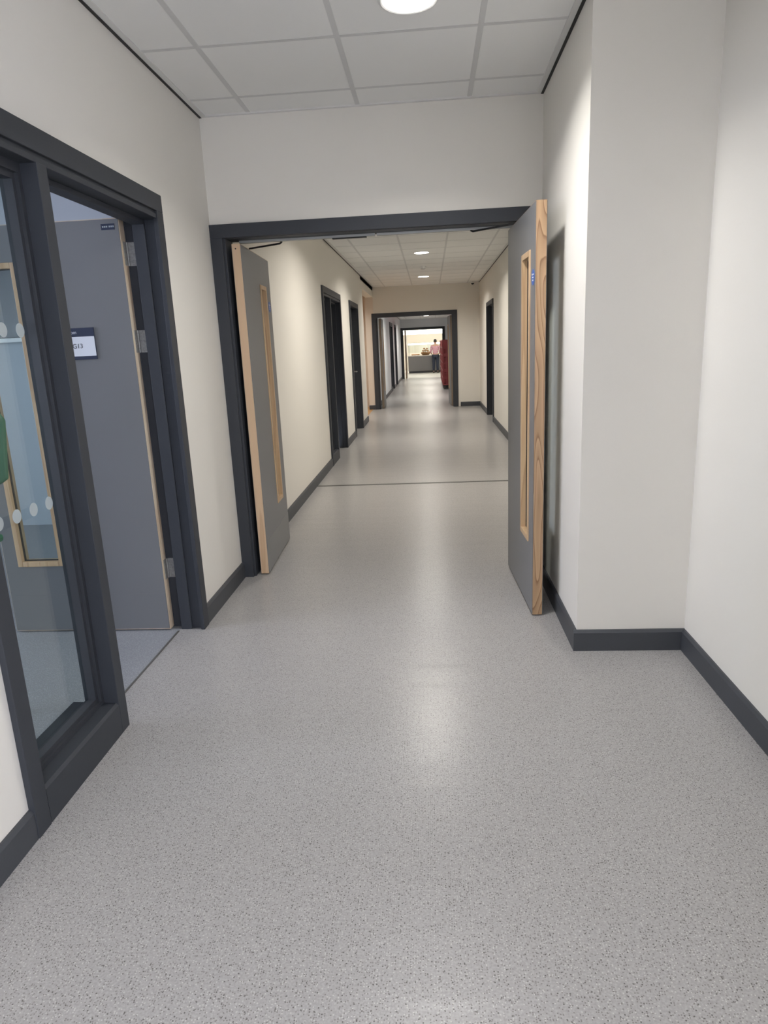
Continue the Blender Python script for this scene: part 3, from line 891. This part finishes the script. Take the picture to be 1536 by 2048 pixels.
# counter
t = thing('serving_counter', (-0.1, 35.0, 0), label='long stainless steel serving counter at the corridor end', cat='counter')
MB().box(-1.02, 2.0, 0.03, 0.75, 0.10, 0.83).build('body', M['steel_front'], t)
MB().box(-1.04, 2.02, 0.0, 0.78, 0.83, 0.87).build('worktop', M['steel'], t, 0.004)
MB().box(-1.00, 1.98, 0.08, 0.72, 0.0, 0.10).build('plinth', M['bead'], t)
for k in range(4):
    MB().box(-1.0 + k * 0.75, -0.28 + k * 0.75, 0.022, 0.03, 0.13, 0.80).build('front_panel', M['steel_front'], t, 0.003)
for x in (-0.98, 0.0, 1.0, 1.95): MB().tube([(x, 0.58, 0.87), (x, 0.58, 1.42)], 0.015, 10).build('post', M['steel'], t)
MB().box(-1.02, 1.99, 0.30, 0.60, 1.475, 1.50).build('gantry_shelf', M['glass'], t)
MB().box(-1.02, 1.99, 0.40, 0.60, 1.40, 1.47).build('heat_lamp', M['gantry'], t, label='bright strip of light under the gantry shelf')
MB().box(-1.0, 1.97, 0.0, 0.006, 1.0, 1.42).build('sneeze_guard', M['glass'], t)

# basket of rolls and a tray of pastries
t = thing('wicker_basket', (-0.23, 35.29, 0.87), label='brown wicker basket of bread on the steel counter', cat='basket')
MB().lathe([(0.17, 0.0), (0.24, 0.10), (0.25, 0.12), (0.235, 0.12), (0.165, 0.015)], (0, 0, 0), 28).build('bowl', M['wicker'], t, smooth=True)
spots = [(0.165 * math.cos(a), 0.165 * math.sin(a), 0.14) for a in [k * math.pi / 4 for k in range(8)]] + [(0, 0, 0.13)]
spots += [(0.125 * math.cos(a), 0.125 * math.sin(a), 0.222) for a in [0.5 + k * 2 * math.pi / 5 for k in range(5)]] + [(0, 0, 0.25)]
spots += [(-0.07, 0.0, 0.325), (0.075, 0.02, 0.318)]
for i, (x, y, z) in enumerate(spots):
    if i == 0:
        roll = MB().ball((0, 0, 0), 0.058, 1.1, 0.95, 0.72).build('bread_roll', M['bread'], smooth=True); o = roll
        tag(roll, 'golden bread roll heaped in the wicker basket', 'bread', 'bread rolls in the basket')
    else: o = roll.copy(); C.objects.link(o)
    o.location = (-0.23 + x, 35.29 + y, 0.87 + z); o.rotation_euler = (0, 0, i * 1.1)
t = thing('serving_tray', (-0.95, 35.1, 0.87), label='flat steel tray of pastries left of the basket', cat='tray')
MB().box(0, 0.42, 0, 0.28, 0, 0.012).build('tray_base', M['steel'], t, 0.003)
for i in range(5):
    if i == 0:
        pas = MB().ball((0, 0, 0), 0.045, 1.2, 0.8, 0.7).build('pastry', M['bread'], smooth=True); o = pas
        tag(pas, 'small brown pastry in a row on the steel tray', 'pastry', 'pastries on the tray')
    else: o = pas.copy(); C.objects.link(o)
    o.location = (-0.90 + i * 0.08, 35.2 + (i % 2) * 0.08, 0.912)


# ================================================================== PERSON AT THE COUNTER (back to camera)
def skin_mesh(name, verts, edges, radii, mat, parent, root=0, sub=2):
    me = bpy.data.meshes.new(name); me.from_pydata(verts, edges, []); me.materials.append(mat)
    o = bpy.data.objects.new(name, me); C.objects.link(o); o.parent = parent
    md = o.modifiers.new('skin', 'SKIN'); md.use_smooth_shade = True
    sv = me.skin_vertices[0].data
    for i, r in enumerate(radii):
        sv[i].radius = r if isinstance(r, tuple) else (r, r)
        sv[i].use_root = (i == root)
    s = o.modifiers.new('sub', 'SUBSURF'); s.levels = sub; s.render_levels = sub
    return o


P = thing('person', (0.26, 34.35, 0), label='person in pink checked shirt and dark trousers, seen from behind at the counter', cat='person')
P.scale = (0.96, 0.96, 0.96)
V = [(0, 0, 0.92), (0, 0, 1.08), (0, -0.005, 1.26), (0, -0.01, 1.38), (0, 0.0, 1.45), (0, 0.02, 1.53), (0, 0.03, 1.60),   # 0-6 spine, neck, head
     (-0.09, 0, 0.86), (-0.10, 0.005, 0.48), (-0.11, 0.0, 0.09), (-0.115, 0.12, 0.04),                                   # 7-10 left leg
     (0.09, 0, 0.86), (0.095, 0.01, 0.48), (0.10, 0.0, 0.09), (0.105, 0.12, 0.04),                                       # 11-14 right leg
     (-0.175, 0, 1.36), (-0.235, 0.03, 1.10), (-0.215, 0.25, 0.98), (-0.21, 0.32, 0.965),                                # 15-18 left arm
     (0.175, 0, 1.36), (0.23, 0.02, 1.10), (0.20, 0.22, 0.99), (0.195, 0.29, 0.975)]                                     # 19-22 right arm
Eg = [(0, 1), (1, 2), (2, 3), (3, 4), (4, 5), (5, 6), (0, 7), (7, 8), (8, 9), (9, 10), (0, 11), (11, 12), (12, 13), (13, 14),
      (3, 15), (15, 16), (16, 17), (17, 18), (3, 19), (19, 20), (20, 21), (21, 22)]
Rr = [(.13, .10), (.125, .09), (.14, .10), (.12, .085), .05, .075, .085, .085, .058, .04, .035, .085, .058, .04, .035, .055, .04, .03, .028, .055, .04, .03, .028]
# fingers and thumbs, rooted in each palm
for pal, sgn in ((18, 1), (22, -1)):
    px, py, pz = V[pal]
    for k, ln in enumerate((0.062, 0.075, 0.070, 0.055)):
        fx = px + (k - 1.5) * 0.018
        i0 = len(V)
        V += [(fx, py + 0.03, pz), (fx, py + 0.03 + ln * 0.6, pz - 0.012), (fx, py + 0.03 + ln, pz - 0.035)]
        Eg += [(pal, i0), (i0, i0 + 1), (i0 + 1, i0 + 2)]; Rr += [.0095, .0085, .0075]
    i0 = len(V)
    V += [(px + sgn * 0.035, py - 0.005, pz - 0.005), (px + sgn * 0.05, py + 0.03, pz - 0.015)]
    Eg += [(pal, i0), (i0, i0 + 1)]; Rr += [.011, .009]
skin_mesh('body', V, Eg, Rr, M['skin'], P)
# head features
hd = MB().ball((0, 0.025, 1.585), 0.085, 0.88, 1.05, 1.25, 24)
hd.ball((0, 0.118, 1.575), 0.014, 0.8, 1, 1.6, 10)
for s_ in (-1, 1): hd.ball((s_ * 0.078, 0.02, 1.58), 0.022, 0.4, 0.8, 1.3, 10)
hd.build('head', M['skin'], P, smooth=True)
for s_ in (-1, 1): MB().ball((s_ * 0.028, 0.105, 1.595), 0.009, 1, 0.8, 0.8, 10).build('eye', M['ink'], P, smooth=True)
MB().ball((0, 0.112, 1.538), 0.014, 1.5, 0.4, 0.4, 10).build('mouth', plain('lips', (0.4, 0.15, 0.13), 0.5), P, smooth=True)
MB().ball((0, 0.008, 1.612), 0.09, 0.92, 1.05, 1.05, 24).build('hair', M['hair'], P, smooth=True)
# shirt: torso and sleeves
sv = [V[i] for i in (0, 1, 2, 3)] + [(0, -0.002, 1.425), V[15], V[16], (-0.225, 0.15, 1.035), V[19], V[20], (0.215, 0.13, 1.04)]
skin_mesh('shirt', sv, [(0, 1), (1, 2), (2, 3), (3, 4), (3, 5), (5, 6), (6, 7), (3, 8), (8, 9), (9, 10)],
          [(.165, .13), (.155, .12), (.168, .125), (.145, .105), .062, .075, .057, .046, .075, .057, .046], M['shirt'], P)
tv = [V[i] for i in (0, 7, 8, 9, 11, 12, 13)]
skin_mesh('trousers', tv, [(0, 1), (1, 2), (2, 3), (0, 4), (4, 5), (5, 6)], [(.15, .12), .11, .082, .062, .11, .082, .062], M['jeans'], P)
for s_ in (-1, 1):
    MB().ball((s_ * 0.11, 0.06, 0.045), 0.05, 0.95, 2.5, 0.9, 16).build('shoe', M['shoe'], P, smooth=True)
